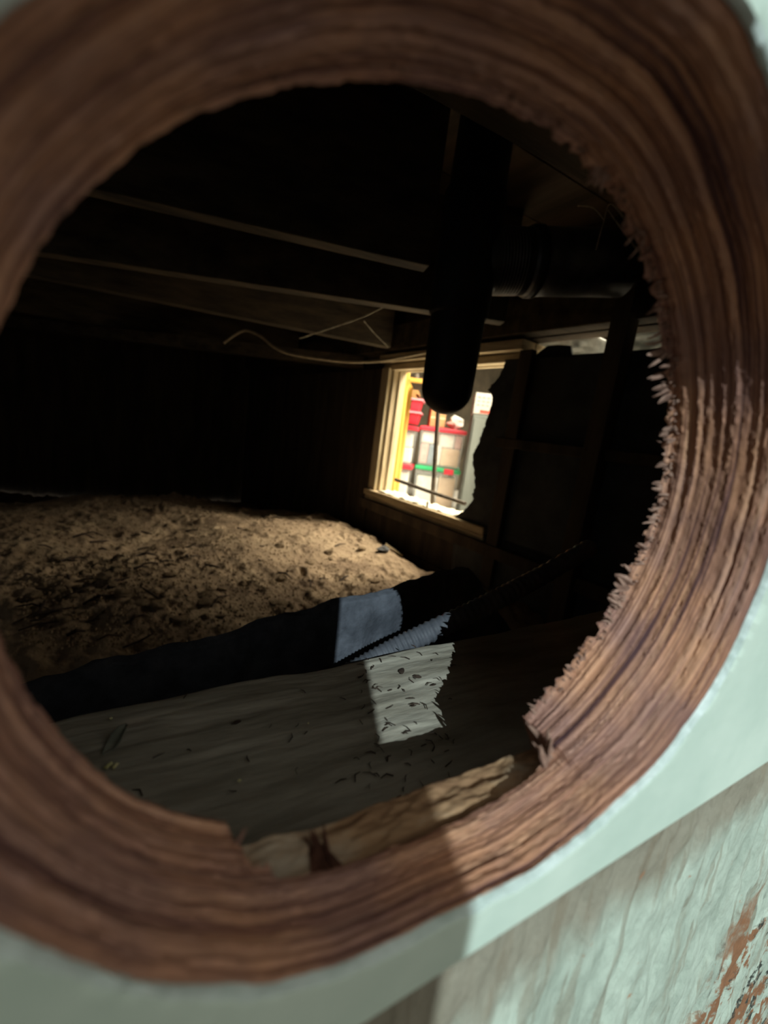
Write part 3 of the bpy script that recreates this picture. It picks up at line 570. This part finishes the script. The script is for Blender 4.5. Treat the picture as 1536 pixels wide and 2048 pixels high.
for k, yy in enumerate((.75, 1.25, 1.75)):
    t = empty('strip_lamp', (2.15, yy, 1.06)); MB().box((-1.0, -.05, 0), (1.0, .05, .05), bev=.006).build('housing', M['fixture'], t); MB().tube([(-.96, 0, -.014), (.96, 0, -.014)], .012, 10).build('tube', M['tube'], t)
    for s in (-.7, .7): MB().tube([(s, 0, .05), (s, 0, .439)], .003, 6).build('hanger', M['iron'], t)
    tag(t, 'strip lamp hung from the store room ceiling, '+('nearest', 'middle', 'farthest')[k]+' of three rows', 'lamp', 'strip lamps in the store room')
H = np.array([.597, .802, 0.]); RR = np.array([.802, -.597, 0.])
def G(r, d, z): return RR*r+H*d+np.array([0, 0, z])
ANG = math.atan2(RR[1], RR[0])
def gempty(name, r, d, z, rot=0): return empty(name, tuple(G(r, d, z)), ANG+rot)
def tote(r0, r1, d, z0, z1, lid, label, latch=None, fill=()):
    w = (r1-r0)/2; t = gempty('storage_tote', (r0+r1)/2, d+.18, z0); dp = .18; hgt = z1-z0-.012; tp = .90
    def wallring(s, z): return [(-w*s, -dp*s, z), (w*s, -dp*s, z), (w*s, dp*s, z), (-w*s, dp*s, z)]
    mb = MB(); lv = [wallring(tp, 0), wallring((tp+1)/2*.97, hgt*.5), wallring(.965, hgt)]
    vs = sum(lv, []); fs = [(0,1,2,3)]+[(i*4+j, i*4+(j+1) % 4, i*4+4+(j+1) % 4, i*4+4+j) for i in range(2) for j in range(4)]
    o = mb.add(vs, fs).build('body', M['clear'], t); o.modifiers.new('t', 'SOLIDIFY').thickness = .002
    l = MB().box((-w, -dp, hgt-.014), (w, dp, hgt+.012), bev=.006).build('lid', M[lid], t)
    MB().box((-w*.86, -dp*.86, hgt+.0121), (w*.86, dp*.86, hgt+.016)).build('lid_panel', M[lid], l)
    if latch: MB().box((w*latch[0], -dp-.008, hgt-.024), (w*latch[1], -dp+.002, hgt+.014), bev=.003).build('latch', M['red'], t)
    for (a, b, c, e, m_) in fill:
        MB().box((-w*.885+a*w*1.77, -dp*.85, .006+c*hgt*.9), (-w*.885+b*w*1.77, -dp*.2, .006+e*hgt*.9), bev=.010).build('packed_bundle', M[m_], t)
    return tag(t, label, 'storage box')
tote(-.150, .160, 2.90, -.465, -.190, 'green', 'clear storage box with green lid and red latch, bottom of right stack', (.28, .70), ((.02,.55,.02,.85,'white'),(.57,.98,.02,.9,'beige'),(.60,.8,.91,.98,'white')))
tote(-.152, .160, 2.90, -.185, .074, 'red', 'clear storage box with red lid under the cardboard, top of right stack', None, ((.01,.20,.02,.62,'pink'),(.01,.42,.64,.97,'white'),(.21,.34,.02,.62,'blue'),(.35,.52,.02,.62,'white'),(.53,.97,.02,.56,'beige'),(.44,.80,.58,.97,'white'),(.82,.98,.58,.97,'pink')))
tote(-.47, -.158, 2.76, -.465, -.192, 'red', 'clear storage box with red lid, bottom of left stack', None, ((.02,.98,.02,.95,'white'),))
tote(-.47, -.156, 2.76, -.188, .058, 'red', 'clear storage box holding white paper under two red bins', None, ((.02,.98,.02,.48,'white'),(.05,.96,.50,.95,'white')))
def bin_(z0, label):
    t = gempty('red_bin', -.285, 2.93, z0); w, dp, h_ = .125, .12, .078
    vs = []; 
    for s, z in ((.88, 0), (1, h_)): vs += [(-w*s, -dp*s, z), (w*s, -dp*s, z), (w*s, dp*s, z), (-w*s, dp*s, z)]
    o = MB().add(vs, [(0,1,2,3)]+[(j, (j+1) % 4, 4+(j+1) % 4, 4+j) for j in range(4)]).build('body', M['red'], t); o.modifiers.new('t', 'SOLIDIFY').thickness = .003
    r_ = MB()
    for lo, hi in (((-w-.008, -dp-.008), (w+.008, -dp+.003)), ((-w-.008, dp-.003), (w+.008, dp+.008)), ((-w-.008, -dp+.0031), (-w+.003, dp-.0031)), ((w-.003, -dp+.0031), (w+.008, dp-.0031))): r_.box((*lo, h_-.010), (*hi, h_+.001))
    r_.build('rim', M['pinkrim'], t)
    MB().box((w*.40, -dp*1.00, .010), (w*.48, -dp*.90, h_-.014)).build('slot', M['band'], t)
    return tag(t, label, 'bin', 'red bins on the left storage box')
bin_(.0755, 'red plastic bin standing directly on the storage box'); bin_(.157, 'red plastic bin stacked on the other red bin')
t = gempty('cardboard_stack', -.30, 2.93, .237)
for k in range(4): MB().box((-.13-.004*k, -.1, k*.0135), (.10-.012*(k % 2)+.006*k, .1, k*.0135+.0115)).build('flat_board', M['brown'], t)
tag(t, 'stack of flattened brown cardboard on the upper red bin', 'cardboard')
def cbox(name, r0, r1, d, dd_, z0, z1, m, label, cat, rot=0, flaps=True):
    t = gempty(name, (r0+r1)/2, d+dd_/2, z0, rot); w = (r1-r0)/2; h_ = z1-z0
    MB().box((-w, -dd_/2, 0), (w, dd_/2, h_), bev=.003).build('body', M[m], t)
    if flaps:
        MB().box((-w*.98, -dd_*.49, h_+.0003), (w*.98, -dd_*.01, h_+.003)).build('flap', M[m], t); MB().box((-w*.98, dd_*.01, h_+.0003), (w*.98, dd_*.49, h_+.003)).build('flap', M[m], t)
        MB().box((-w*.985, -dd_*.5-.0006, h_*.46), (w*.985, -dd_*.5-.0001, h_*.54)).build('tape', M['beige'], t)
    return tag(t, label, cat)
cbox('cardboard_box', -.108, -.005, 2.98, .16, .0795, .200, 'card', 'brown cardboard box on the red lid of the right stack', 'box', .15)
t = gempty('white_bag', .092, 3.02, .083); bm_ = lump('bag', M['white'], 5, (1,.8,1)); o = bpy.data.objects.new('bag', bm_); COL.objects.link(o); o.parent = t; o.scale = (.055, .06, .045); o.location = (0, 0, .042)
o2 = bpy.data.objects.new('folded_cloth', lump('cloth', M['pink'], 8, (1,.8,.6))); COL.objects.link(o2); o2.parent = t; o2.scale = (.04, .05, .035); o2.location = (-.04, -.03, .026)
tag(t, 'crumpled white bag and pink cloth on the red lid', 'bag')
# grey upright board and the pale carton standing on it
t = gempty('grey_cabinet', .282, 2.78, FZ); MB().box((-.115, -.10, .001), (.13, .16, .645), bev=.006).build('body', M['greycab'], t); MB().box((-.105, -.108, .02), (-.02, -.1005, .62), bev=.002).build('door', M['greycab'], t); MB().box((-.01, -.108, .02), (.12, -.1005, .62), bev=.002).build('door', M['greycab'], t)
tag(t, 'tall grey cabinet at the torn edge of the opening', 'cabinet')
t = gempty('carton', .262, 2.78, FZ+.648); MB().box((-.10, -.10, 0), (.10, .10, .125), bev=.004).build('body', M['carton'], t)
for i in range(3):
    for j in range(6): MB().box((-.085+j*.028, -.1012, .05+i*.022), (-.085+j*.028+.018, -.1002, .05+i*.022+.008)).build('printed_mark', M['print'], t)
MB().box((-.06, -.1012, .008), (.075, -.1002, .026)).build('red_mark', M['redmark'], t)
tag(t, 'pale carton with printed rows on the grey cabinet', 'carton')
# yellow timber shelf frame close behind the window
t = gempty('timber_shelf', -.186, 2.30, FZ)
for d0 in (0, .285): MB().box((-.052, d0-.012, .001), (-.026, d0+.012, .80), bev=.002).build('upright', M['yellow'], t)
MB().box((-.022, -.018, .742), (.18, .018, .762), bev=.002).build('shelf_rail', M['yellow'], t); MB().box((-.022, .0185, .742), (.18, .30, .754)).build('shelf_board', M['roomwall'], t)
MB().box((.15, -.012, .763), (.174, .012, 1.968), bev=.002).build('hanger', M['yellow'], t)
tag(t, 'yellow timber shelf frame just behind the window', 'shelf')
for k in range(4):
    o = lump('jar', M['iron'], 70+k, (1,1,1.1)); q = MB().tube([(0,0,0),(0,0,.03),(0,0,.038),(0,0,.046)], [.018,.018,.011,.011], 14); oo = q.build('jar', M['iron'], None, True); oo.location = G(-.185+k*.045, 2.40, FZ+.755); tag(oo, 'small dark jar on the yellow shelf, '+('first','second','third','fourth')[k]+' from the left', 'jar', 'jars on the yellow shelf')

# ------------------------------------------------------------------ yard behind the photographer: ground and an added, unseen panel that shades the left of the hole
room('ground_outside', (-3, -3, -.68), (3, .063, -.601), M['outside'], 'bare yard soil outside the wall', 'ground')
SP = onY(865, 1950, D0); AP = onZ(706, 1330, -.1008); nS = np.cross(np.array(SUN_DIR), AP-SP); nS = nS*(-1 if nS[0] > 0 else 1); yE = -.50
def ex(z): return SP[0]-(nS[1]*(yE-SP[1])+nS[2]*(z-SP[2]))/nS[0]
zb, zt = -.62, .95; vs = []
for yy in (yE, yE-.018): vs += [(ex(zb), yy, zb), (ex(zt), yy, zt), (ex(zb)-1.3, yy, zt), (ex(zb)-1.3, yy, zb)]
tag(MB().add(vs, [(0,1,2,3), (7,6,5,4), (0,4,5,1), (1,5,6,2), (2,6,7,3), (3,7,4,0)]).build('shade_panel', M['shade_grey']), 'added grey panel out of view that shades the left of the hole', 'shade panel')
